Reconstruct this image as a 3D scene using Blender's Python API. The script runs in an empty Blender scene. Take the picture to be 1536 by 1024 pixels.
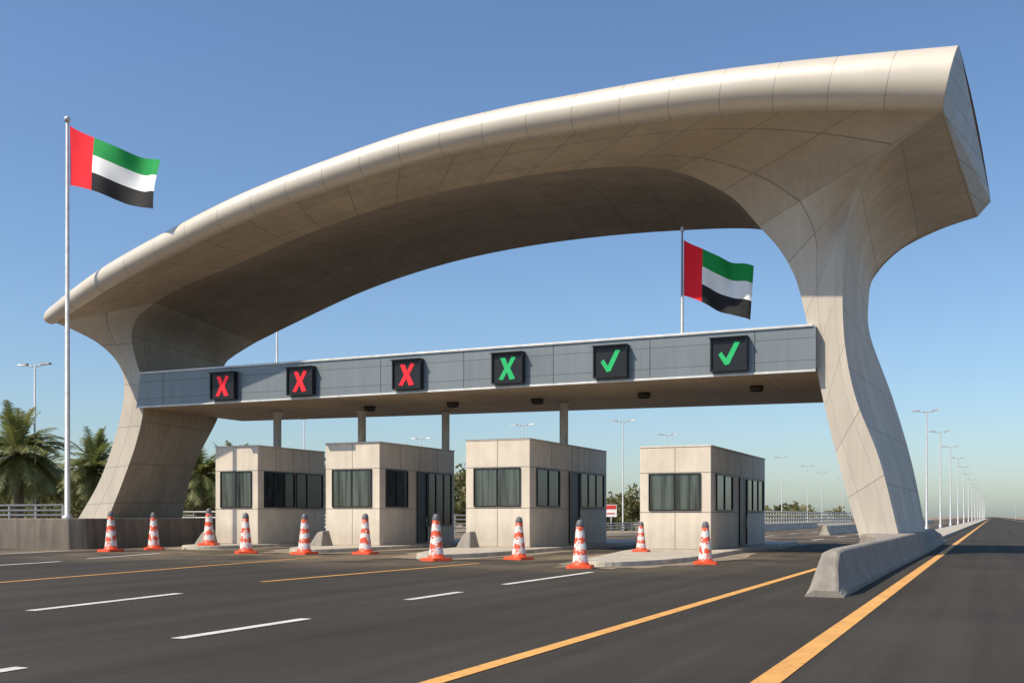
import bpy, math, random
import numpy as np
from mathutils import Vector
random.seed(4); rng=np.random.default_rng(7)
scn=bpy.context.scene
scn.view_settings.view_transform='Standard'; scn.view_settings.look='None'; scn.view_settings.exposure=0

# ------------------------------------------------------------------ materials
def nodes(name):
    m=bpy.data.materials.new(name); m.use_nodes=True
    nt=m.node_tree; b=nt.nodes['Principled BSDF']
    return m,nt,b
def N(nt,t,**k):
    n=nt.nodes.new(t)
    for a,v in k.items(): setattr(n,a,v)
    return n
def noise(nt,scale,detail=4,vec=None,rough=0.55):
    n=N(nt,'ShaderNodeTexNoise'); n.inputs['Scale'].default_value=scale; n.inputs['Detail'].default_value=detail
    n.inputs['Roughness'].default_value=rough
    if vec is not None: nt.links.new(vec,n.inputs['Vector'])
    return n.outputs['Fac']
def ramp(nt,fac,stops):
    r=N(nt,'ShaderNodeValToRGB'); e=r.color_ramp.elements
    while len(e)<len(stops): e.new(0.5)
    for i,(p,c) in enumerate(stops):
        e[i].position=p; e[i].color=(*c,1) if len(c)==3 else c
    nt.links.new(fac,r.inputs['Fac']); return r.outputs['Color']
def mixc(nt,fac,a,b,mode='MIX'):
    m=N(nt,'ShaderNodeMix',data_type='RGBA',blend_type=mode)
    for sock,v in ((m.inputs['Factor'],fac),(m.inputs['A'],a),(m.inputs['B'],b)):
        if hasattr(v,'is_linked'): nt.links.new(v,sock)
        elif isinstance(v,(int,float)): sock.default_value=v
        else: sock.default_value=(*v,1)
    return m.outputs['Result']
def math_(nt,op,a,b=0.0,c=None):
    m=N(nt,'ShaderNodeMath',operation=op)
    for i,v in enumerate((a,b,c)):
        if v is None: continue
        if hasattr(v,'is_linked'): nt.links.new(v,m.inputs[i])
        else: m.inputs[i].default_value=v
    return m.outputs[0]
def objco(nt,scale=None,rot=None):
    t=N(nt,'ShaderNodeTexCoord').outputs['Object']
    if scale is None: return t
    mp=N(nt,'ShaderNodeMapping'); mp.inputs['Scale'].default_value=scale
    nt.links.new(t,mp.inputs['Vector']); return mp.outputs['Vector']
def bump(nt,b,h,strength,dist=0.02):
    bp=N(nt,'ShaderNodeBump'); bp.inputs['Strength'].default_value=strength; bp.inputs['Distance'].default_value=dist
    nt.links.new(h,bp.inputs['Height']); nt.links.new(bp.outputs['Normal'],b.inputs['Normal'])
def simple(name,c,rough=0.6,metal=0.0,var=0.15,scale=3.0,bstr=0.0,bscale=60):
    m,nt,b=nodes(name); co=objco(nt)
    f=noise(nt,scale,5,co)
    lo=tuple(x*(1-var) for x in c); hi=tuple(min(1,x*(1+var)) for x in c)
    nt.links.new(ramp(nt,f,[(0.3,lo),(0.7,hi)]),b.inputs['Base Color'])
    b.inputs['Roughness'].default_value=rough; b.inputs['Metallic'].default_value=metal
    if bstr: bump(nt,b,noise(nt,bscale,4,co),bstr)
    return m
def grimy(name,c,rough=0.8,stain=0.25,bstr=0.2,bscale=25,foot=0.25):
    m,nt,b=nodes(name); co=objco(nt)
    base=ramp(nt,noise(nt,1.1,6,co,0.6),[(0.3,tuple(x*.90 for x in c)),(0.7,tuple(x*1.06 for x in c))])
    st=ramp(nt,noise(nt,1.0,6,objco(nt,(2.6,2.6,0.22)),0.65),[(0.38,(1-stain,)*3),(0.6,(1,1,1))])
    base=mixc(nt,1.0,base,st,'MULTIPLY')
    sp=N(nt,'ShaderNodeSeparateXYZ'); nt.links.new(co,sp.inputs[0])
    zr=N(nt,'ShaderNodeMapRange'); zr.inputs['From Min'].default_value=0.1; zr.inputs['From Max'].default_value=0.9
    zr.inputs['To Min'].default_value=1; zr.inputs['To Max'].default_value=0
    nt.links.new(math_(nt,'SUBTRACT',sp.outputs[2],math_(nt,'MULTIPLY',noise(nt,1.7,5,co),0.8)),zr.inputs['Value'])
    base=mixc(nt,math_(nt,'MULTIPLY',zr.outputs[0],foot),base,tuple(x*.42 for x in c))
    nt.links.new(base,b.inputs['Base Color']); b.inputs['Roughness'].default_value=rough
    bump(nt,b,noise(nt,bscale,5,co),bstr)
    return m
def panel(name,c,rough,metal,seam=0.35,wu=0.014,wv=0.018,var=0.06,stain=0.12):
    m,nt,b=nodes(name)
    uv=N(nt,'ShaderNodeUVMap').outputs['UV']
    sp=N(nt,'ShaderNodeSeparateXYZ'); nt.links.new(uv,sp.inputs[0])
    def line(s,w):
        f=math_(nt,'FRACT',s); d=math_(nt,'ABSOLUTE',math_(nt,'SUBTRACT',f,0.5))
        return math_(nt,'GREATER_THAN',d,0.5-w)
    l=math_(nt,'MAXIMUM',line(sp.outputs[0],wu),line(sp.outputs[1],wv))
    fl=N(nt,'ShaderNodeVectorMath',operation='FLOOR'); nt.links.new(uv,fl.inputs[0])
    wn=N(nt,'ShaderNodeTexWhiteNoise',noise_dimensions='2D'); nt.links.new(fl.outputs[0],wn.inputs['Vector'])
    lo=tuple(x*(1-var) for x in c); hi=tuple(x*(1+var) for x in c)
    base=ramp(nt,wn.outputs['Value'],[(0,lo),(1,hi)])
    co=objco(nt,(1,1,0.35))
    st=ramp(nt,noise(nt,0.55,7,co,0.62),[(0.35,(1-stain,)*3),(0.65,(1,1,1))])
    base=mixc(nt,1.0,base,st,'MULTIPLY')
    st2=ramp(nt,noise(nt,1.0,5,objco(nt,(3.0,3.0,0.15)),0.6),[(0.35,(1-stain*.6,)*3),(0.6,(1,1,1))])
    base=mixc(nt,1.0,base,st2,'MULTIPLY')
    dark=tuple(x*seam for x in c)
    nt.links.new(mixc(nt,l,base,dark),b.inputs['Base Color'])
    b.inputs['Metallic'].default_value=metal
    rr=N(nt,'ShaderNodeMapRange'); rr.inputs['To Min'].default_value=rough-0.07; rr.inputs['To Max'].default_value=rough+0.1
    nt.links.new(noise(nt,1.3,4,objco(nt)),rr.inputs['Value']); nt.links.new(rr.outputs[0],b.inputs['Roughness'])
    h=math_(nt,'ADD',math_(nt,'MULTIPLY',l,-1.0),math_(nt,'MULTIPLY',noise(nt,1.0,3,objco(nt)),0.5))
    bump(nt,b,h,0.25,0.03)
    return m

M={}
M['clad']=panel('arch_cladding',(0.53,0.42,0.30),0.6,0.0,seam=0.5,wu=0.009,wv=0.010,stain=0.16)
M['clad_shaded']=panel('arch_cladding_inner_shaded',(0.36,0.28,0.195),0.62,0.0,seam=0.5,wu=0.009,wv=0.010,stain=0.2)  # same cladding as the front soffit, barrel shade put into a darker base colour
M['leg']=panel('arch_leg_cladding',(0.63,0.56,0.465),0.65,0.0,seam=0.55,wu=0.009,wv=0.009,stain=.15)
M['leg_shaded']=panel('arch_leg_inner_shaded',(0.42,0.345,0.255),0.65,0.0,seam=0.5,wu=0.009,wv=0.009,stain=.2)  # darkened copy of the leg cladding, inner-face shade painted into the colour
M['tube']=panel('arch_edge_metal',(0.74,0.655,0.54),0.36,0.22,seam=0.62,wu=0.009,wv=0.0,stain=0.05,var=0.02)
M['cap']=panel('arch_end_panel',(0.36,0.42,0.47),0.55,0.0,seam=0.45,wu=.012,wv=.02,stain=0.08)
M['fascia']=panel('gantry_fascia_panel',(0.235,0.27,0.29),0.4,0.15,seam=0.35,wu=0.005,wv=0.012,stain=0.12,var=0.05)
M['under']=panel('gantry_underside_panel',(0.46,0.35,0.235),0.55,0.0,seam=0.5,wu=.010,wv=.010,stain=0.2)
M['trim']=simple('gantry_trim_white',(0.66,0.66,0.64),0.4,0.1)
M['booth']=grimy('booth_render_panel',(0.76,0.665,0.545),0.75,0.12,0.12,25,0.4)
M['boothseam']=simple('booth_joint',(0.22,0.20,0.17),0.8)
M['frame']=simple('black_frame',(0.014,0.015,0.017),0.4,0.2)
M['door']=simple('booth_door',(0.022,0.023,0.025),0.45,0.2)
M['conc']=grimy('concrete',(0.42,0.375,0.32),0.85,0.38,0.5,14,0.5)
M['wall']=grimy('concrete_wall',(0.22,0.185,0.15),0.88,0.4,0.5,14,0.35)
M['kerb']=simple('kerb_concrete',(0.46,0.41,0.335),0.85,0,0.22,2.0,0.4,20)
M['apron']=simple('dusty_concrete_apron',(0.26,0.21,0.15),0.9,0,0.35,1.0,0.3,20)
M['pole']=simple('galvanised_pole',(0.50,0.51,0.52),0.45,0.4)
M['lamp']=simple('lamp_head',(0.26,0.27,0.28),0.4,0.3)
M['col']=simple('column_paint',(0.64,0.62,0.58),0.5)
M['sand']=simple('sand_ground',(0.28,0.22,0.15),0.95,0,0.25,0.15)
M['red']=simple('flag_red',(0.90,0.006,0.022),0.8,0,0.05)
M['green']=simple('flag_green',(0.0,0.28,0.055),0.8,0,0.05)
M['white']=simple('flag_white',(0.85,0.85,0.85),0.8,0,0.03)
M['black']=simple('flag_black',(0.010,0.010,0.012),0.8,0,0.05)
M['conered']=simple('cone_red',(0.80,0.085,0.02),0.5,0,0.15,9)
M['conetop']=simple('cone_cap',(0.13,0.13,0.14),0.5)
M['rail']=simple('guard_rail_steel',(0.36,0.36,0.35),0.45,0.5)
M['railw']=simple('bridge_parapet_paint',(0.58,0.58,0.56),0.5,0.1)
M['soffitlamp']=simple('soffit_lamp',(0.03,0.028,0.025),0.5)
M['trunk']=simple('palm_trunk',(0.15,0.105,0.07),0.95,0,0.4,9,0.8,20)
M['signred']=simple('sign_red',(0.6,0.03,0.03),0.5)
M['signwhite']=simple('sign_white',(0.75,0.75,0.74),0.5)

def leafmat(name,lo,hi,scale):
    m,nt,b=nodes(name)
    f=noise(nt,scale,3,objco(nt))
    nt.links.new(ramp(nt,f,[(0.3,lo),(0.7,hi)]),b.inputs['Base Color'])
    b.inputs['Roughness'].default_value=0.6
    tr=N(nt,'ShaderNodeBsdfTranslucent'); tr.inputs['Color'].default_value=(hi[0]*1.3,hi[1]*1.5,hi[2],1)
    ms=N(nt,'ShaderNodeMixShader'); ms.inputs[0].default_value=0.25
    out=[n for n in nt.nodes if n.type=='OUTPUT_MATERIAL'][0]
    nt.links.new(b.outputs[0],ms.inputs[1]); nt.links.new(tr.outputs[0],ms.inputs[2]); nt.links.new(ms.outputs[0],out.inputs['Surface'])
    return m
M['frond']=leafmat('palm_frond',(0.09,0.115,0.035),(0.24,0.235,0.09),1.2)
M['leaf']=leafmat('tree_foliage',(0.08,0.095,0.035),(0.23,0.205,0.09),0.5)

def emis(name,c,s):
    m,nt,b=nodes(name)
    f=noise(nt,14,2,objco(nt))
    col=ramp(nt,f,[(0.3,tuple(x*0.85 for x in c)),(0.7,c)])
    nt.links.new(col,b.inputs['Base Color']); nt.links.new(col,b.inputs['Emission Color'])
    b.inputs['Emission Strength'].default_value=s; b.inputs['Roughness'].default_value=0.5
    return m
M['ledred']=emis('led_red',(0.80,0.01,0.02),0.6)
M['ledgreen']=emis('led_green',(0.01,0.38,0.11),0.5)

def glass():
    m,nt,b=nodes('booth_glass')
    f=noise(nt,1.0,3,objco(nt,(5.0,5.0,0.22)))
    nt.links.new(ramp(nt,f,[(0.36,(0.010,0.014,0.014)),(0.60,(0.085,0.110,0.103))]),b.inputs['Base Color'])
    b.inputs['Roughness'].default_value=0.06; b.inputs['Specular IOR Level'].default_value=0.7
    return m
M['glass']=glass()
def glass2():
    m,nt,b=nodes('booth_side_glass')
    f=noise(nt,1.3,4,objco(nt,(3.0,1.6,0.8)))
    nt.links.new(ramp(nt,f,[(0.40,(0.006,0.007,0.008)),(0.7,(0.03,0.036,0.036))]),b.inputs['Base Color'])
    b.inputs['Roughness'].default_value=0.05; b.inputs['Specular IOR Level'].default_value=0.4
    return m
M['glass2']=glass2()
def conemat():
    m,nt,b=nodes('cone_sleeve')
    co=objco(nt)
    f=noise(nt,9.0,2,objco(nt,(1.0,1.0,1.0)))
    sp=N(nt,'ShaderNodeSeparateXYZ'); nt.links.new(co,sp.inputs[0])
    w=math_(nt,'SINE',math_(nt,'MULTIPLY',sp.outputs[2],17.0))
    g=math_(nt,'ADD',f,math_(nt,'MULTIPLY',w,0.13))
    nt.links.new(ramp(nt,g,[(0.495,(0.74,0.70,0.66)),(0.52,(0.78,0.09,0.03))]),b.inputs['Base Color'])
    b.inputs['Roughness'].default_value=0.45
    return m
M['sleeve']=conemat()
def asphalt():
    m,nt,b=nodes('asphalt')
    co=objco(nt)
    big=ramp(nt,noise(nt,0.12,6,co,0.6),[(0.3,(0.040,0.035,0.029)),(0.7,(0.060,0.053,0.0435))])
    streak=ramp(nt,noise(nt,1.0,5,objco(nt,(1.6,0.03,1)),0.6),[(0.3,(0.74,)*3),(0.7,(1.18,)*3)])
    c=mixc(nt,1.0,big,streak,'MULTIPLY')
    grain=ramp(nt,noise(nt,55,3,co,0.8),[(0.25,(0.4,)*3),(0.75,(1.65,)*3)])
    c=mixc(nt,1.0,c,grain,'MULTIPLY')
    grit=ramp(nt,noise(nt,14,3,co,0.8),[(0.3,(0.80,)*3),(0.7,(1.20,)*3)])
    c=mixc(nt,1.0,c,grit,'MULTIPLY')
    sp=N(nt,'ShaderNodeSeparateXYZ'); nt.links.new(co,sp.inputs[0])
    yr=N(nt,'ShaderNodeMapRange'); yr.inputs['From Min'].default_value=25; yr.inputs['From Max'].default_value=34; yr.inputs['To Max'].default_value=0.8
    nt.links.new(sp.outputs[1],yr.inputs['Value'])
    xr=N(nt,'ShaderNodeMapRange'); xr.inputs['From Min'].default_value=-5; xr.inputs['From Max'].default_value=-10
    nt.links.new(sp.outputs[0],xr.inputs['Value'])
    du=math_(nt,'MULTIPLY',math_(nt,'MULTIPLY',yr.outputs[0],xr.outputs[0]),ramp(nt,noise(nt,0.5,6,objco(nt,(.6,0.45,1)),0.65),[(0.42,(0,0,0)),(0.58,(1,1,1))]))
    c=mixc(nt,du,c,(0.22,0.17,0.115))
    nt.links.new(c,b.inputs['Base Color']); b.inputs['Roughness'].default_value=0.88
    b.inputs['Specular IOR Level'].default_value=0.2
    bump(nt,b,noise(nt,70,4,co,0.7),0.5,0.01)
    return m
M['asphalt']=asphalt()
def paint(name,c):
    m,nt,b=nodes(name); co=objco(nt)
    f=noise(nt,9,6,co,0.75)
    base=ramp(nt,f,[(0.32,tuple(x*0.3 for x in c)),(0.43,c)])
    st=ramp(nt,noise(nt,1.2,5,co,0.7),[(0.35,(.78,)*3),(0.65,(1,)*3)])
    nt.links.new(mixc(nt,1.0,base,st,'MULTIPLY'),b.inputs['Base Color'])
    b.inputs['Roughness'].default_value=0.7; return m
M['pw']=paint('road_paint_white',(0.74,0.71,0.65)); M['py']=paint('road_paint_yellow',(0.80,0.41,0.11))

# ------------------------------------------------------------------ mesh builder
class MB:
    def __init__(s): s.v=[];s.f=[];s.m=[];s.uv=[];s.sm=[];s.mats=[]
    def mi(s,k):
        if k not in s.mats: s.mats.append(k)
        return s.mats.index(k)
    def add(s,vs,fs,k,uv=None,smooth=False):
        o=len(s.v); s.v+= [tuple(map(float,p)) for p in vs]
        s.uv+= list(uv) if uv is not None else [(p[0]*0.4+p[1]*0.4,p[2]*0.6) for p in vs]
        i=s.mi(k)
        for f in fs: s.f.append([o+j for j in f]); s.m.append(i); s.sm.append(smooth)
    def box(s,x0,x1,y0,y1,z0,z1,k,uvf=None):
        vs=[(x0,y0,z0),(x1,y0,z0),(x1,y1,z0),(x0,y1,z0),(x0,y0,z1),(x1,y0,z1),(x1,y1,z1),(x0,y1,z1)]
        s.add(vs,[(0,3,2,1),(4,5,6,7),(0,1,5,4),(1,2,6,5),(2,3,7,6),(3,0,4,7)],k)
    def rev(s,prof,k,c=(0,0,0),n=16,smooth=True,cap=True):
        vs=[];fs=[]
        for r,z in prof:
            for i in range(n):
                a=2*math.pi*i/n; vs.append((c[0]+r*math.cos(a),c[1]+r*math.sin(a),c[2]+z))
        for j in range(len(prof)-1):
            for i in range(n):
                a=j*n+i;b=j*n+(i+1)%n; fs.append((a,b,b+n,a+n))
        if cap: fs.append(tuple(range((len(prof)-1)*n,len(prof)*n)))
        s.add(vs,fs,k,smooth=smooth)
    def tube(s,p0,p1,r0,r1,k,n=8):
        p0=Vector(p0);p1=Vector(p1);d=(p1-p0).normalized()
        a=d.orthogonal().normalized(); b=d.cross(a)
        vs=[]
        for p,r in((p0,r0),(p1,r1)):
            for i in range(n):
                t=2*math.pi*i/n; vs.append(p+a*r*math.cos(t)+b*r*math.sin(t))
        fs=[(i,(i+1)%n,n+(i+1)%n,n+i) for i in range(n)]+[tuple(range(n))[::-1],tuple(range(n,2*n))]
        s.add(vs,fs,k,smooth=True)
    def grid(s,P,k,uv=None,smooth=True):
        n=len(P);m=len(P[0]); vs=[p for r in P for p in r]
        u=[q for r in uv for q in r] if uv is not None else None
        fs=[(i*m+j,i*m+j+1,(i+1)*m+j+1,(i+1)*m+j) for i in range(n-1) for j in range(m-1)]
        s.add(vs,fs,k,u,smooth)
    def extr(s,poly,z0,z1,k,inset=0.0):
        n=len(poly); cx=sum(p[0] for p in poly)/n; cy=sum(p[1] for p in poly)/n
        def ins(p):
            d=math.hypot(p[0]-cx,p[1]-cy) or 1; return (p[0]-(p[0]-cx)/d*inset,p[1]-(p[1]-cy)/d*inset)
        vs=[(x,y,z0) for x,y in poly]+[(*ins(p),z1) for p in poly]
        s.add(vs,[(i,(i+1)%n,n+(i+1)%n,n+i) for i in range(n)]+[tuple(range(n,2*n))],k)
    def build(s,name,loc=(0,0,0),parent=None,bevel=0,scale=None,rotz=0):
        me=bpy.data.meshes.new(name); me.from_pydata(s.v,[],s.f)
        for k in s.mats: me.materials.append(M[k])
        me.polygons.foreach_set('material_index',s.m); me.polygons.foreach_set('use_smooth',s.sm)
        uvl=me.uv_layers.new(name='UVMap')
        li=np.zeros(len(me.loops),dtype=np.int32); me.loops.foreach_get('vertex_index',li)
        uvl.data.foreach_set('uv',np.array(s.uv,dtype=np.float32)[li].ravel())
        me.update()
        o=bpy.data.objects.new(name,me); scn.collection.objects.link(o); o.location=loc; o.rotation_euler[2]=rotz
        if scale: o.scale=scale
        if parent: o.parent=parent
        if bevel:
            b=o.modifiers.new('bevel','BEVEL'); b.width=bevel; b.segments=2; b.limit_method='ANGLE'
        return o
def empty(name,loc=(0,0,0)):
    e=bpy.data.objects.new(name,None); scn.collection.objects.link(e); e.location=loc; e.empty_display_size=0.3; return e

# ------------------------------------------------------------------ ground, road
b=MB(); b.add([(-4000,-200,-0.03),(4000,-200,-0.03),(4000,6000,-0.03),(-4000,6000,-0.03)],[(0,1,2,3)],'sand'); b.build('ground')
b=MB(); b.add([(-75,-60,0),(14,-60,0),(14,72,0),(-75,72,0)],[(0,1,2,3)],'asphalt')
b.add([(-30,72,0),(14,72,0),(14,5000,0),(-30,5000,0)],[(0,1,2,3)],'asphalt')
b.build('road')
b=MB()
def line(p,q,w,k,z=0.008):
    d=Vector((q[0]-p[0],q[1]-p[1],0)).normalized(); n=Vector((-d.y,d.x,0))*w/2
    b.add([(p[0]-n.x,p[1]-n.y,z),(q[0]-n.x,q[1]-n.y,z),(q[0]+n.x,q[1]+n.y,z),(p[0]+n.x,p[1]+n.y,z)],[(0,1,2,3)],k)
line((-1.87,-20),(-1.87,1500),0.25,'py')
line((-4.62,-20),(-4.62,41),0.20,'py')
line((-20.3,10),(-20.6,17.2),0.16,'py'); line((-20.6,17.2),(-22.9,33.5),0.16,'py')
line((-15.35,20.1),(-15.1,31),0.17,'py')
for y0,y1,x in((10.3,13.1,-9.15),(4.5,7.7,-8.75),(16.8,19.0,-9.62),(21.5,27.3,-9.85)): line((x,y0),(x-0.05,y1),0.19,'pw')
line((-14.0,12.4),(-14.5,16.4),0.21,'pw'); line((-13.5,3),(-13.7,7),0.17,'pw')
line((-29.5,28.6),(-31.1,34),0.2,'pw'); line((-27.4,20.5),(-28.5,26.5),0.22,'pw')
line((-35.5,26),(-37.3,35.2),0.24,'pw')
for x in (-10.5,-16,-22):
    for k in range(40): line((x,70+k*12),(x,75+k*12),0.18,'pw')
line((-5.9,66),(-5.9,1200),0.25,'pw'); line((-28.5,75),(-28.5,1200),0.25,'pw')
line((8.5,-20),(8.5,1500),0.24,'pw')
b.build('road_markings')

# ------------------------------------------------------------------ canopy arch
def crom(pts,n):
    P=np.array(pts,float); P=np.vstack([2*P[0]-P[1],P,2*P[-1]-P[-2]]); out=[]
    for i in range(1,len(P)-2):
        a,b_,c,d=P[i-1:i+3]
        for t in np.linspace(0,1,24,endpoint=False):
            out.append(0.5*((2*b_)+(-a+c)*t+(2*a-5*b_+4*c-d)*t*t+(-a+3*b_-3*c+d)*t**3))
    out.append(P[-2]); out=np.array(out)
    for _ in range(2): out[1:-1]=(out[:-2]+2*out[1:-1]+out[2:])/4
    s=np.concatenate([[0],np.cumsum(np.linalg.norm(np.diff(out,axis=0),axis=1))])
    t=np.linspace(0,s[-1],n)
    return np.stack([np.interp(t,s,out[:,k]) for k in range(3)],1), s[-1]
Y=42.0
Af1=[(-4.50,Y,.5),(-5.16,Y,2.9),(-5.77,Y,5.4),(-6.2,Y,7.5),(-6.5,Y,9.0),(-6.9,Y,10.6),(-7.5,Y,11.8),(-8.3,Y,12.8)]
Af2=[(-8.3,Y,12.8),(-9.3,Y,14.0),(-10.6,41.7,14.85),(-11.65,41.2,15.22),(-13.2,40.5,15.36),(-15.95,40.1,15.41),(-18.85,40.0,15.33),(-21.9,40.0,15.17),(-25.3,40.1,14.77),(-29.0,40.4,14.15),(-32.5,40.9,13.5),(-36.4,41.6,12.9),(-38.7,Y,12.35)]
Af3=[(-38.7,Y,12.35),(-39.8,Y,11.7),(-40.25,Y,10.9),(-40.1,Y,9.9),(-39.6,Y,8.5),(-39.45,Y,7.1),(-39.9,Y,5.4),(-40.8,Y,3.4),(-41.9,Y,1.3)]
Bf1=[(-3.10,Y,.5),(-3.84,Y,3.6),(-4.68,Y,5.9),(-5.08,Y,7.9),(-5.18,Y,9.9),(-5.1,Y,11.7),(-4.9,Y,13.2),(-4.3,41.8,14.4),(-3.3,41.0,15.0),(-1.5,38.3,14.95)]
T2=[(-1.0,17.0,2.05),(-4.8,17.3,1.8),(-7.96,17.5,1.6),(-10.9,17.59,1.5),(-14.5,17.57,1.42),(-17.9,17.5,1.36),(-22.4,17.13,1.3),(-29.5,15.89,1.22),(-34.7,14.45,1.15),(-37.9,13.4,1.08),(-40.0,12.5,1.0),(-41.5,11.75,0.85)]
Yf=38.3
Tf2=[(x,Yf,z) for x,z,t in T2]; Bf2=[(x-(0.5 if i==0 else 0),Yf,z-t) for i,(x,z,t) in enumerate(T2)]
Bf3=[Bf2[-1],(-41.6,39.5,10.75),(-41.4,41,10.25),(-40.95,41.8,9.36),(-40.75,Y,8.35),(-40.95,Y,6.8),(-41.7,Y,4.8),(-42.6,Y,3.1),(-44,Y,1.3)]
Ar1=[(-4.3,50,.5),(-4.9,50,2.9),(-5.5,50,5.4),(-6.0,50,7.5),(-6.3,50.3,9.0),(-6.7,50.6,10.6),(-7.1,51,11.8),(-7.8,51,13.0)]
Ar2=[(-7.8,51,13.0),(-8.8,51,14.2),(-10.1,51,15.1),(-14.6,51,15.5),(-19.5,51,15.6),(-24,51,15.4),(-28,51,14.9),(-32.2,51,14.0),(-36.7,51,12.6),(-39.0,50.5,11.6)]
Ar3=[(-39.0,50.5,11.6),(-40.2,49.5,10.5),(-40.3,49,9.3),(-39.9,48.5,8.2),(-39.7,48,7),(-40.1,47,5.0),(-40.8,47,3.5),(-41.4,47,1.3)]
Br1=[(-2.6,50,.5),(-3.2,50,3.7),(-4.0,50,6.65),(-5.0,50.3,9.6),(-5.12,50.8,11.3),(-4.95,51,12.3),(-4.2,51,13.2),(-3.0,51,14.0),(-1.6,51,14.4),(-.6,51,14.6)]
Tr2=[(-.07,51,15.2),(-10,51,16.0),(-14.6,51,16.25),(-19.5,51,16.3),(-24,51,16.1),(-28,51,15.6),(-32.2,51,14.7),(-36.7,51,13.3),(-39.5,51,12.2),(-42.3,51,10.9)]
Br3=[(-42.3,51,10.9),(-42,50.5,10.2),(-41.5,49,9.3),(-41.3,48.5,8.3),(-41.4,48,6.5),(-42.0,47.3,4.8),(-42.8,47,3.1),(-44,47,1.3)]
n1,n2,n3=60,150,60
def ruled(P,Q,m,k,us,vs,u0=0.0,bow=None,mb=None,fade=False):
    G=[];U=[]
    n=len(P); L=np.concatenate([[0],np.cumsum(np.linalg.norm(np.diff((P+Q)/2,axis=0),axis=1))])
    for i in range(n):
        r=[];q=[]
        fd=min(1.0,math.sin(math.pi*i/(n-1))*1.6) if fade else 1.0
        for j in range(m+1):
            w=j/m; p=P[i]*(1-w)+Q[i]*w
            if bow is not None: p=p+np.array(bow)*math.sin(math.pi*w)*fd
            r.append(tuple(p)); q.append((u0+L[i]/us, 0.5+w*vs))
        G.append(r);U.append(q)
    mb.grid(G,k,U)
arch=empty('toll_plaza_canopy_arch')
R={}
for nm,pts,n in (('Af1',Af1,n1),('Af2',Af2,n2),('Af3',Af3,n3),('Bf1',Bf1,n1),('Bf2',Bf2,n2),('Bf3',Bf3,n3),('Ar1',Ar1,n1),('Ar2',Ar2,n2),('Ar3',Ar3,n3),('Br1',Br1,n1),('Tf2',Tf2,n2),('Tr2',Tr2,n2),('Br3',Br3,n3)):
    R[nm],_=crom(pts,n)
b=MB()
ruled(R['Af1'],R['Bf1'],10,'leg',2.2,2.0,mb=b)
ruled(R['Af3'],R['Bf3'],8,'leg',2.2,1.0,mb=b)
b.build('arch_leg_front',parent=arch)
b=MB(); ruled(R['Af2'],R['Bf2'],10,'clad',2.3,2.0,mb=b,bow=(0,0,-0.06),fade=True); b.build('front_soffit',parent=arch)
b=MB()
ruled(R['Af1'],R['Ar1'],10,'leg_shaded',2.2,4.0,mb=b); ruled(R['Af2'],R['Ar2'],16,'clad_shaded',2.3,5.0,mb=b,bow=(0,0,0.75),fade=True); ruled(R['Af3'],R['Ar3'],10,'leg_shaded',2.2,4.0,mb=b)
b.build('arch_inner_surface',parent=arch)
b=MB()
ruled(R['Bf1'],R['Br1'],12,'leg',2.2,5.0,mb=b); ruled(R['Bf3'],R['Br3'],10,'leg',2.2,4.0,mb=b)
b.build('arch_outer_surface',parent=arch)
b=MB()
ruled(R['Ar1'],R['Br1'],4,'clad',2.2,1,mb=b); ruled(R['Ar2'],R['Tr2'],4,'clad',2.3,1,mb=b); ruled(R['Ar3'],R['Br3'],4,'clad',2.2,1,mb=b)
b.add([R['Ar1'][-1],R['Br1'][-1],R['Tr2'][0]],[(0,1,2)],'clad')
ruled(R['Tf2'],R['Tr2'],10,'clad',2.3,5,mb=b,bow=(0,0,0.45))
b.build('roof_and_rear_face',parent=arch)
b=MB(); G=[];U=[]; L=0
def section(Bp,Tp):
    c=(Bp+Tp)/2; h=(Tp-Bp)/2; hh=np.linalg.norm(h); r=[]
    for j in range(17):
        a=-math.pi/2+math.pi*j/16
        r.append(c+h*math.sin(a)+np.array([0,-min(hh,0.8)*1.05*math.cos(a)**0.9 if math.cos(a)>1e-6 else 0,0]))
    return r
for i in range(n2):
    if i: L+=np.linalg.norm(R['Tf2'][i]-R['Tf2'][i-1])
    s=section(R['Bf2'][i],R['Tf2'][i]); G.append([tuple(p) for p in s]); U.append([(L/1.9,0.5) for _ in s])
last=np.array(G[-1]); c=last.mean(0)
for k in range(1,9):
    a=k/8*math.pi/2; G.append([tuple(c+(p-c)*max(math.cos(a),0.02)+np.array([-0.5*math.sin(a),0,-0.2*math.sin(a)])) for p in last]); U.append([(L/1.9+0.05,0.5)]*17)
b.grid(G,'tube',U); b.build('rounded_leading_edge',parent=arch)
b=MB()
cap=[tuple(p) for p in section(R['Bf2'][0],R['Tf2'][0])]+[tuple(R['Tr2'][0]),tuple(R['Br1'][-1])]
b.add(cap,[tuple(range(len(cap)))],'cap',[((p[1])/2.2,(p[2]-0.10*(p[1]-38))/0.55) for p in cap])
e=[tuple(R['Tf2'][-1]),tuple(R['Tr2'][-1]),tuple(R['Bf2'][-1])]; b.add(e,[(0,1,2)],'clad')
b.build('end_panel',parent=arch)

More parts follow.
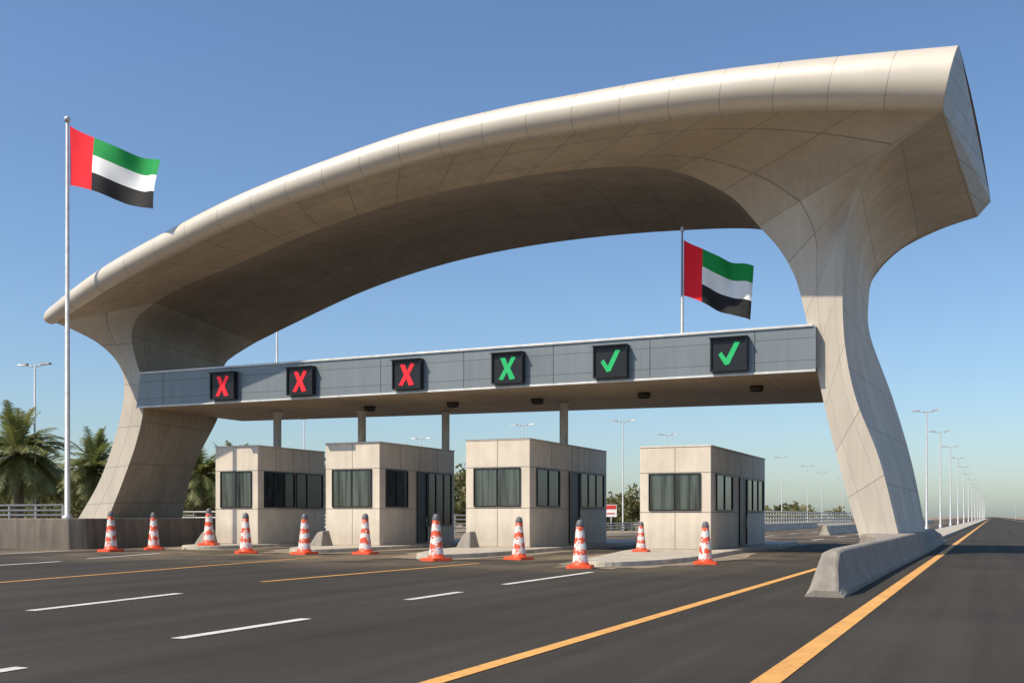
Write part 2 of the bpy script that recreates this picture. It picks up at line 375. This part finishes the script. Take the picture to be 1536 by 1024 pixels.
# ------------------------------------------------------------------ gantry
g=empty('overhead_sign_gantry')
b=MB()
gx0,gx1=-39.55,-6.1; gy=41.6; zb,zt=7.02,8.70
vs=[(gx0,gy,zb),(gx1,gy,zb),(gx1,gy,zt),(gx0+0.25,gy,zt)]
b.add(vs,[(0,1,2,3)],'fascia',[((p[0])/4.2,(p[2]-zb)/0.84+0.5) for p in vs])
b.add([(gx0,gy,zb),(gx0+.25,gy,zt),(gx0+.25,50,zt),(gx0,50,zb)],[(0,1,2,3)],'fascia')
b.add([(gx0,50,zb),(gx1,53.5,zb),(gx1,53.5,zt),(gx0+.25,50,zt)],[(0,1,2,3)],'fascia')
n=24; G=[];U=[]
for i in range(n+1):
    x=gx0+(gx1-gx0)*i/n; yb=50+3.5*i/n
    G.append([(x,gy+(yb-gy)*j/4,zb) for j in range(5)]); U.append([(x/2.8,j/4*3+.5) for j in range(5)])
b.grid(G,'under',U,False)
b.add([(gx0+.25,gy,zt),(gx1,gy,zt),(gx1,53.5,zt),(gx0+.25,50,zt)],[(0,1,2,3)],'fascia')
b.build('gantry_body',parent=g)
b=MB(); b.box(gx0+.2,gx1-.1,gy-0.06,gy+0.3,zt,zt+0.09,'trim'); b.box(gx0-.02,gx1,gy-0.035,gy-0.005,zb-0.03,zb+0.05,'trim')
b.build('gantry_edge_trim',parent=g,bevel=0.01)
b=MB()
for x,y in((-9.1,45.5),(-14.2,46),(-19.5,46.3),(-23.8,46),(-28.5,46)):
    b.rev([(0.26,-0.22),(0.30,-0.12),(0.30,-0.005)],'soffitlamp',(x,y,zb),12); b.rev([(0.0,-0.22),(0.26,-0.22)],'soffitlamp',(x,y,zb),12)
b.build('soffit_lamps',parent=g)
b=MB()
for x,y,z0 in((-34.5,46.5,4.9),(-29.9,47.5,0),(-26.36,50.1,4.9),(-19.03,48.5,4.8)):
    b.rev([(0.21,z0),(0.21,zb-0.12),(0.30,zb-0.1),(0.30,zb-0.002)],'col',(x,y,0),20)
b.build('support_columns',parent=g)

def signal(x,kind):
    w,h,z,y=0.72,0.64,7.80,gy
    b=MB()
    b.box(x-w,x+w,y-0.26,y-0.01,z-h,z+h,'frame')
    for a in((x-w,x-w+.06,z-h,z+h),(x+w-.06,x+w,z-h,z+h),(x-w+.06,x+w-.06,z+h-.06,z+h),(x-w+.06,x+w-.06,z-h,z-h+.06)):
        b.box(a[0],a[1],y-0.33,y-0.262,a[2],a[3],'frame')
    b.box(x-w-.03,x+w+.03,y-0.42,y-0.02,z+h+.003,z+h+.035,'frame')
    yy=y-0.275
    def poly(pts,k):
        b.add([(x+px,yy,z+pz) for px,pz in pts],[tuple(range(len(pts)))],k)
    if kind in('rx','gx'):
        k='ledred' if kind=='rx' else 'ledgreen'
        pts=[(-.33,.46),(-.10,.46),(.03,.15),(.22,.50),(.40,.44),(.14,0.0),(.37,-.46),(.12,-.50),(-.01,-.17),(-.20,-.49),(-.40,-.46),(-.13,-.01)]
        b.add([(x,yy,z)]+[(x+p,yy,z+q) for p,q in pts],[(0,i+1,(i+1)%12+1) for i in range(12)],k)
    else:
        poly([(-.40,.00),(-.28,.12),(-.10,-.16),(-.14,-.42)],'ledgreen')
        poly([(-.14,-.42),(-.10,-.16),(.24,.48),(.44,.46),(.02,-.38)],'ledgreen')
    b.build('lane_signal',bevel=0)
for x,k in((-33.9,'rx'),(-29.4,'rx'),(-23.7,'rx'),(-18.8,'gx'),(-14.2,'ok'),(-9.35,'ok')): signal(x,k)

# ------------------------------------------------------------------ booths + islands
def island(P):
    A=np.array(P,float); 
    for _ in range(2):
        Q=[A[0]]
        for i in range(len(A)-1):
            Q.append(A[i]*.78+A[i+1]*.22); Q.append(A[i]*.22+A[i+1]*.78)
        Q.append(A[-1]); A=np.array(Q)
    P=[tuple(p) for p in A][::-1]
    c=A.mean(0)
    b=MB(); b.extr(P,-0.01,0.16,'kerb',0.05); b.build('traffic_island',bevel=0.025)
    P2=[]
    for i,p in enumerate(P):
        d=np.array(p)-c; d/=max(np.linalg.norm(d),1e-6); w=1+.35*math.sin(i*1.7); P2.append((p[0]+d[0]*.55*w+(.45*w if p[0]>c[0] else -.45*w),p[1]+d[1]*.8*w,0.004))
    b=MB(); b.add(P2,[tuple(range(len(P2)))],'apron'); b.build('pavement_apron')
island([(-13.9,60),(-13.9,43),(-12.7,36.5),(-11.7,31.2),(-11.1,30.2),(-10.3,30.3),(-9.4,32.5),(-9.1,36),(-9.5,45),(-9.7,60)])
island([(-22,60),(-22,43),(-20.6,37.5),(-19.2,34),(-18.4,33.3),(-17.8,34),(-17.2,37),(-17.5,44),(-17.8,60)])
island([(-29.6,58),(-29.6,43),(-28.3,39),(-26.8,36.9),(-26,36.5),(-25.3,37.2),(-25,40),(-25.4,58)])
island([(-36.2,58),(-36.2,43),(-35.4,40.2),(-34.3,38.9),(-33.2,38.9),(-32.5,40),(-32.4,44),(-32.5,58)])
def booth(x0,x1,y0,y1,zt,kind=0,zl=1.95,bs=1.18):
    e=empty('toll_booth',((x0+x1)/2,y0,0)); ox,oy=-(x0+x1)/2,-y0
    z0=0.16; L=y1-y0; W=x1-x0
    def B(mb,name,bev=0): mb.build(name,loc=(ox,oy,0),parent=e,bevel=bev)
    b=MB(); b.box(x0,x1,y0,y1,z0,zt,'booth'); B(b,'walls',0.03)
    b=MB()
    b.box(x0-.02,x1+.02,y0-.02,y1+.02,zt+.003,zt+.07,'booth'); B(b,'roof_edge',0.015)
    b=MB(); zs=zt-bs
    for z in(zs,zl-0.06): 
        b.box(x0+.01,x1-.01,y0-.006,y0-.001,z-.012,z+.012,'boothseam'); b.box(x1+.001,x1+.006,y0+.01,y1-.01,z-.012,z+.012,'boothseam')
    b.box(x0+W*.5-.012,x0+W*.5+.012,y0-.006,y0-.001,z0,zl-.08,'boothseam')
    b.box(x0+W*.5-.012,x0+W*.5+.012,y0-.006,y0-.001,zs+.02,zt-.01,'boothseam')
    for f in(.25,.5,.75): b.box(x1+.001,x1+.006,y0+L*f-.015,y0+L*f+.015,zs+.02,zt-.01,'boothseam')
    B(b,'panel_joints')
    fr=MB(); gl=MB()
    def winf(a,c,z1,z2,mull=(0.5,)):
        t=.045
        gl.box(a+t,c-t,y0-.02,y0-.004,z1+t,z2-t,'glass')
        fr.box(a,c,y0-.06,y0-.003,z2-t,z2,'frame'); fr.box(a,c,y0-.06,y0-.003,z1,z1+t,'frame')
        fr.box(a,a+t,y0-.06,y0-.003,z1+t,z2-t,'frame'); fr.box(c-t,c,y0-.06,y0-.003,z1+t,z2-t,'frame')
        for m in mull: fr.box(a+(c-a)*m-.02,a+(c-a)*m+.02,y0-.05,y0-.021,z1+t,z2-t,'frame')
    def wins(a,c,z1,z2,mull=(0.5,),k='glass2'):
        t=.06
        gl.box(x1+.004,x1+.02,a+t,c-t,z1+t,z2-t,k)
        fr.box(x1+.003,x1+.07,a,c,z2-t,z2,'frame'); fr.box(x1+.003,x1+.07,a,c,z1,z1+t,'frame')
        fr.box(x1+.003,x1+.07,a,a+t,z1+t,z2-t,'frame'); fr.box(x1+.003,x1+.07,c-t,c,z1+t,z2-t,'frame')
        for m in mull: fr.box(x1+.021,x1+.06,a+(c-a)*m-.04,a+(c-a)*m+.04,z1+t,z2-t,'frame')
    winf(x0+W*.13,x0+W*.86,zl,zs-.03)
    if kind==1:
        wins(y0+L*.08,y0+L*.52,zl,zs-.03,(.33,.66)); wins(y0+L*.54,y0+L*.96,zl,zs-.03,(.4,))
    else:
        wins(y0+L*.07,y0+L*.34,zl,zs-.03); wins(y0+L*.46,y0+L*.60,z0+.05,zs-.03,(),'door'); wins(y0+L*.61,y0+L*.95,zl-.9 if kind==2 else zl,zs-.03,(.33,.66))
        fr.tube((x1+.1,y0+L*.575,1.0),(x1+.1,y0+L*.575,1.5),.02,.02,'pole',6)
    B(fr,'window_frames'); B(gl,'window_glass')
booth(-13.46,-10.45,43,54.3,4.36,0,1.75,1.04); booth(-21.6,-18.47,43,53.2,4.88); booth(-29.1,-26.1,43,50.6,4.95,2); booth(-35.7,-33.07,43,48.8,4.97,1)
for x,y in((-20.95,41.9),(-28.4,41.6),(-35.1,41.6)):
    b=MB(); vs=[(-.35,-.5,0),(.35,-.5,0),(.35,.5,0),(-.35,.5,0),(-.2,-.05,.62),(.12,-.05,.70),(.18,.42,.72),(-.22,.42,.66)]
    b.add(vs,[(0,1,5,4),(1,2,6,5),(2,3,7,6),(3,0,4,7),(4,5,6,7)],'conc'); b.build('concrete_block',loc=(x,y,0.155),bevel=0.05)

# ------------------------------------------------------------------ jersey barrier + pillar plinth
def barrier(name,st,k='conc'):
    G=[]
    for (y,cx,hw,tw,h) in st:
        G.append([(cx-hw,y,0),(cx-hw,y,.1*h/.85),(cx-(hw*.45+tw*.55),y,.36*h/.85),(cx-tw,y,h-.04),(cx-tw+.05,y,h),(cx+tw-.05,y,h),(cx+tw,y,h-.04),(cx+(hw*.45+tw*.55),y,.36*h/.85),(cx+hw,y,.1*h/.85),(cx+hw,y,0)])
    b=MB(); b.grid(G,k,smooth=False); b.add(G[0],[tuple(range(10))],k); b.add(G[-1],[tuple(range(9,-1,-1))],k)
    return b.build(name,bevel=0.03)
barrier('concrete_barrier',[(20.6,-2.87,.36,.26,.12),(21.0,-2.87,.37,.20,.55),(21.5,-2.87,.36,.17,.82),(22.5,-2.87,.35,.15,.86),(26,-2.87,.35,.15,.86),(26.02,-2.87,.33,.13,.84),(26.06,-2.87,.33,.13,.84),(26.08,-2.87,.35,.15,.86),(30,-2.88,.36,.16,.86),(30.02,-2.88,.34,.14,.84),(30.06,-2.88,.34,.14,.84),(30.08,-2.88,.36,.16,.86),(34,-2.95,.44,.24,.86),(38,-3.2,.72,.5,.87),(41,-3.55,1.08,.86,.88),(44,-3.65,1.2,1.0,.88),(51,-3.55,1.1,.95,.88),(55,-3.2,.75,.5,.88),(60,-2.95,.45,.2,.86),(68,-2.9,.4,.15,.5)])
b=MB(); b.extr([(-5.5,72),(-3.1,72),(-3.1,900),(-5.5,900)],-0.01,.18,'kerb'); b.build('median_kerb')
b=MB(); P=[(-110,36.4),(-38.6,36.4),(-38.1,37.0),(-38.6,56),(-46.5,56),(-46.5,44),(-110,44)]
b.extr(P,-.01,1.42,'wall',0.12); b.build('concrete_wall',bevel=0.03)
# ------------------------------------------------------------------ fences
def rail(name,p,q,h,z0=0,step=2.0,rails=(0.95,0.55),k='rail',r=.07):
    b=MB(); p=Vector((*p,0));q=Vector((*q,0)); L=(q-p).length; n=int(L/step)
    for i in range(n+1):
        a=p.lerp(q,i/n); b.box(a.x-.05,a.x+.05,a.y-.05,a.y+.05,z0,z0+h,k)
    for rr in rails: b.tube((p.x,p.y,z0+h*rr),(q.x,q.y,z0+h*rr),r,r,k,6)
    b.build(name)
rail('guard_rail',(-110,43.5),(-46.6,43.5),0.75,1.4,2.0,(.98,.6,.25))
rail('guard_rail',(-60,62),(-44,70),1.9,0,1.2,(.98,.75,.5,.3))
rail('guard_rail',(-31.5,80),(-31.5,600),0.95,0,3.0,(.95,.7,.45))
rail('guard_rail',(-75,74),(-31.5,78),1.7,0,2.0,(.95,.75,.55,.35))
rail('bridge_railing',(-31,140),(-25,215),2.3,0,1.5,(.97,.75,.5,.25),'railw',.09)
barrier('concrete_barrier',[(90,-12.5,.4,.15,.8),(260,-12.5,.4,.15,.8)],'kerb')
barrier('concrete_barrier',[(75,-21.5,.4,.15,.8),(150,-22,.4,.15,.8)],'kerb')

# ------------------------------------------------------------------ cones
def cone(x,y,h,z0=0.0):
    b=MB()
    P=[]
    for cx,cy,a0 in((.30,.30,0),(-.30,.30,90),(-.30,-.30,180),(.30,-.30,270)):
        for k in range(4):
            a=math.radians(a0+30*k); P.append((cx+.10*math.cos(a),cy+.10*math.sin(a)))
    b.extr(P,0,0.085,'conered',0.02)
    b.rev([(.29,.085),(.265,.12),(.235,.17)],'conered',cap=False,n=20)
    b.rev([(.235,.17),(.205,.45),(.20,.46),(.165,.80),(.16,.81),(.125,1.18),(.12,1.24)],'sleeve',n=20)
    b.rev([(.123,.0),(.13,.02),(.115,.08),(.10,.14),(.07,.19),(.01,.205)],'conetop',(0,0,1.235),n=14)
    o=b.build('traffic_cone',loc=(x,y,z0),rotz=random.uniform(0,6)); k=h/1.44; o.scale=(min(k,1.08),min(k,1.08),k)
    o.rotation_euler[0]=random.uniform(-.015,.015)
for x,y,h,z in((-34.6,34.9,1.75,0),(-34.9,37.8,1.70,0),(-33.6,40.0,1.74,.16),(-27.9,35.5,1.66,0),(-25.1,35.6,1.63,0),(-23.0,36.8,1.63,0),
               (-17.3,32.2,1.60,0),(-15.2,34.4,1.5,0),(-11.0,29.35,1.41,0),(-12.35,39.6,1.15,.16),(-8.3,33.4,1.35,0)):
    cone(x,y,h,z+.006)

# ------------------------------------------------------------------ flags
import bmesh
def flag(px,py,z0,ztop,r,w,hh,zt,drop,drop2,ph,ball=0.16,rip=.28):
    e=empty('flagpole',(px,py,z0))
    b=MB(); b.rev([(r*1.9,0),(r*1.9,.12),(r,.16),(r*.55,ztop-z0)],'pole',n=14); b.rev([(0.01,0),(ball*.8,.06),(ball,.16),(ball*.8,.26),(.01,.32)],'pole',(0,0,ztop-z0-.02),12)
    b.build('pole',parent=e)
    b=MB(); nu,nv=44,18
    us=[i/nu for i in range(nu+1)]
    def pt(u,v):
        x=u*w
        top=zt-drop*(u**.85)+.08*math.sin(u*7+ph)*u; bot=zt-hh-drop2*(u**1.1)+.10*math.sin(u*6.2+ph+.7)*u
        z=top+(bot-top)*v
        d=rip*(.25+u)*math.sin(u*9.5+v*1.5+ph)+.10*math.sin(u*19-v*3+ph)*u
        return (x*.97-d*.25+r-.05*v*u*w, x*.12+d, z-z0)
    for i in range(nu):
        for j in range(nv):
            k='red' if us[i]<.26 else('green','white','black')[j*3//nv]
            q=[pt(us[i],j/nv),pt(us[i+1],j/nv),pt(us[i+1],(j+1)/nv),pt(us[i],(j+1)/nv)]
            b.add(q,[(0,3,2,1)],k,smooth=True)
    o=b.build('flag',parent=e)
    bm=bmesh.new(); bm.from_mesh(o.data); bmesh.ops.remove_doubles(bm,verts=bm.verts,dist=1e-4); bm.to_mesh(o.data); bm.free()
flag(-39.1,36.75,1.42,19.75,.13,5.1,2.75,19.6,2.2,1.7,.4)
flag(-11.35,41.9,8.7,12.85,.065,2.8,2.25,12.6,1.35,1.25,1.1,.08,.18)

# ------------------------------------------------------------------ street lamps
def lamp(x,y,h=12,ang=0,r=.11):
    b=MB(); b.rev([(.2,0),(.2,.5),(r,.55),(r*.6,h)],'pole',n=10)
    for s in(-1,1):
        b.tube((0,0,h-.12),(s*.75,0,h),.05,.045,'pole',6)
        b.add([(s*.6,-.14,h-.03),(s*1.35,-.17,h+.0),(s*1.35,.17,h+.0),(s*.6,.14,h-.03),(s*.62,-.1,h+.13),(s*1.3,-.12,h+.10),(s*1.3,.12,h+.10),(s*.62,.1,h+.13)],
              [(0,1,2,3),(4,5,6,7),(0,1,5,4),(1,2,6,5),(2,3,7,6),(3,0,4,7)],'lamp')
    b.build('street_lamp',loc=(x,y,0),rotz=ang)
yy=114
for k in range(14): lamp(-6.0+k*.12,yy,12,0,.11+.003*k); yy+=28+k*3
for x,y in((-37,112),(-38,133),(-34,192),(-35,227),(-37,262),(-37,300),(-37,345),(-37,400),(-37,470),(-49,112),(-70,126),(-67,95),(-60.5,54),(12.5,700)): lamp(x,y,12,.1,.09)
b=MB(); b.rev([(.16,0),(.12,.3),(.07,15.6)],'pole',n=10); b.rev([(.01,0),(.12,.08),(.12,.2),(.01,.28)],'pole',(0,0,15.55),10); b.build('lightning_mast',loc=(-49,66,0))
b=MB(); b.rev([(.05,0),(.05,2.6)],'pole',n=8); b.box(-.55,.55,-.08,-.05,1.5,2.6,'signwhite'); b.box(-.5,.5,-.10,-.085,2.2,2.55,'signred'); b.box(-.4,.4,-.10,-.085,1.75,1.85,'signred')
b.build('road_sign',loc=(-31.5,92,0))

# ------------------------------------------------------------------ vegetation
def palm(x,y,h,rad,seed):
    rr=random.Random(seed); b=MB()
    segs=14
    prof=[]
    for i in range(segs+1):
        t=i/segs; r=.34-.09*t+(.05 if i%2 else 0)+(.12 if t>.85 else 0); prof.append((r,t*h))
    b.rev(prof,'trunk',n=10)
    for k in range(95):
        az=rr.uniform(0,2*math.pi); el=math.radians(rr.choice([rr.uniform(35,85),rr.uniform(0,50),rr.uniform(-35,15)])); Ln=rad*rr.uniform(.85,1.15)
        p=Vector((0,0,h+.1)); d=Vector((math.cos(az)*math.cos(el),math.sin(az)*math.cos(el),math.sin(el)))
        pts=[p.copy()]; n=14
        for i in range(n):
            d.z-=0.085+.03*(i/n); d.normalize(); p=p+d*Ln/n; pts.append(p.copy())
        for i in range(n):
            b.tube(pts[i],pts[i+1],.03*(1-i/n)+.008,.03*(1-(i+1)/n)+.006,'frond',3)
        for i in range(2,n):
            t=(pts[min(i+1,n)]-pts[i-1]).normalized(); side=t.cross(Vector((0,0,1)))
            if side.length<.1: side=Vector((1,0,0))
            side.normalize()
            for sg in(-1,1):
                for q in(0,.33,.66):
                    o=pts[i].lerp(pts[min(i+1,n)],q); ll=Ln*.24*math.sin(math.pi*(i/n)*.85+.3)*rr.uniform(.8,1.1)
                    e=o+(side*sg*.75+t*.6+Vector((0,0,-.25+rr.uniform(-.15,.15))))*ll
                    w=t*.045
                    b.add([o-w,o+w,e+w*.3,e-w*.3],[(0,1,2,3)],'frond')
    b.build('palm_tree',loc=(x,y,0))
palm(-61.5,53.5,5.7,3.7,1); palm(-70.3,69,5.3,3.6,2); palm(-62.6,73.5,5.0,3.5,3); palm(-66,82,5.2,3.3,4); palm(-71.5,57,5.0,3.4,5); palm(-45.5,78,4.6,2.9,6); palm(-76,68,5.0,3.4,7)
def foliage(name,blobs,leaf=.16,per=420):
    allv=[]
    for (x,y,z,rx,rz) in blobs:
        n=per
        sub=rng.normal(size=(9,3)); sub/=np.linalg.norm(sub,axis=1)[:,None]; sub*=rng.uniform(.3,.85,(9,1))
        c=sub[rng.integers(0,9,n)]+rng.normal(size=(n,3))*.23
        c=c*np.array([rx,rx,rz])+np.array([x,y,z]); c[:,2]=np.abs(c[:,2])
        a=rng.normal(size=(n,3)); a/=np.linalg.norm(a,axis=1)[:,None]; t=rng.normal(size=(n,3)); bb=np.cross(a,t); bb/=np.linalg.norm(bb,axis=1)[:,None]
        s=rng.uniform(.6,1.3,(n,1))*leaf*(rx/2)**.5
        q=np.stack([c-a*s-bb*s*.5,c+a*s-bb*s*.5,c+a*s+bb*s*.5,c-a*s+bb*s*.5],1); allv.append(q.reshape(-1,3))
    v=np.concatenate(allv); nf=len(v)//4
    me=bpy.data.meshes.new(name); me.from_pydata(v.tolist(),[],np.arange(nf*4).reshape(-1,4).tolist()); me.materials.append(M['leaf'])
    o=bpy.data.objects.new(name,me); scn.collection.objects.link(o); return o
bl=[]
for k in range(150):
    x=rng.uniform(-125,-60); y=rng.uniform(84,112); r=rng.uniform(1.4,2.8); bl.append((x,y,r*.8+rng.uniform(0,3.8),r,r))
foliage('tree_belt',bl,.2,420)
bl=[]
for k in range(26):
    x=rng.uniform(-46,-37); y=rng.uniform(110,124); r=rng.uniform(1.0,1.9); bl.append((x,y,r*.8+rng.uniform(0,2.6),r,r))
for k in range(18):
    x=rng.uniform(-39,-33); y=rng.uniform(155,170); r=rng.uniform(1.2,2.2); bl.append((x,y,r*.9+rng.uniform(0,2.8),r,r))
for k in range(16):
    x=rng.uniform(-50,-45); y=rng.uniform(88,96); r=rng.uniform(1.2,2.0); bl.append((x,y,r*.9+rng.uniform(0,3.8),r,r))
foliage('shrubs',bl,.2,380)
bl=[]
for k in range(240):
    y=rng.uniform(240,420); x=rng.uniform(-330,-40); r=rng.uniform(1.3,3.2); bl.append((x,y,r*.8,r*1.6,r*.9))
foliage('distant_tree_line',bl,.5,110)

# ------------------------------------------------------------------ light, sky, camera
sv=Vector((-.5,-.68,1.0)); 
sun=bpy.data.lights.new('sun','SUN'); sun.energy=5.0; sun.angle=math.radians(.5); sun.color=(1,.885,.71)
so=bpy.data.objects.new('sun',sun); scn.collection.objects.link(so); so.rotation_euler=sv.to_track_quat('Z','Y').to_euler(); so.location=(-30,-40,60)
w=bpy.data.worlds.new('World'); scn.world=w; w.use_nodes=True; nt=w.node_tree
bg=nt.nodes['Background']; sk=nt.nodes.new('ShaderNodeTexSky'); sk.sky_type='NISHITA'; sk.sun_disc=False
sk.sun_elevation=math.atan(1/math.hypot(.5,.68)); sk.sun_rotation=math.atan2(-.5,-.68)
sk.air_density=1.1; sk.dust_density=0.9; sk.ozone_density=2.6
mx=nt.nodes.new('ShaderNodeMix'); mx.data_type='RGBA'; mx.blend_type='MULTIPLY'; mx.inputs['Factor'].default_value=1
nt.links.new(sk.outputs[0],mx.inputs['A']); mx.inputs['B'].default_value=(0.92,1.04,1.17,1)
nt.links.new(mx.outputs['Result'],bg.inputs['Color']); bg.inputs['Strength'].default_value=.122
cam=bpy.data.cameras.new('camera'); co=bpy.data.objects.new('camera',cam); scn.collection.objects.link(co); scn.camera=co
co.location=(0,0,1.5); co.rotation_euler=(math.radians(90),0,math.radians(24.2)); cam.sensor_width=36; cam.lens=37.6; cam.shift_y=.171; cam.clip_end=8000
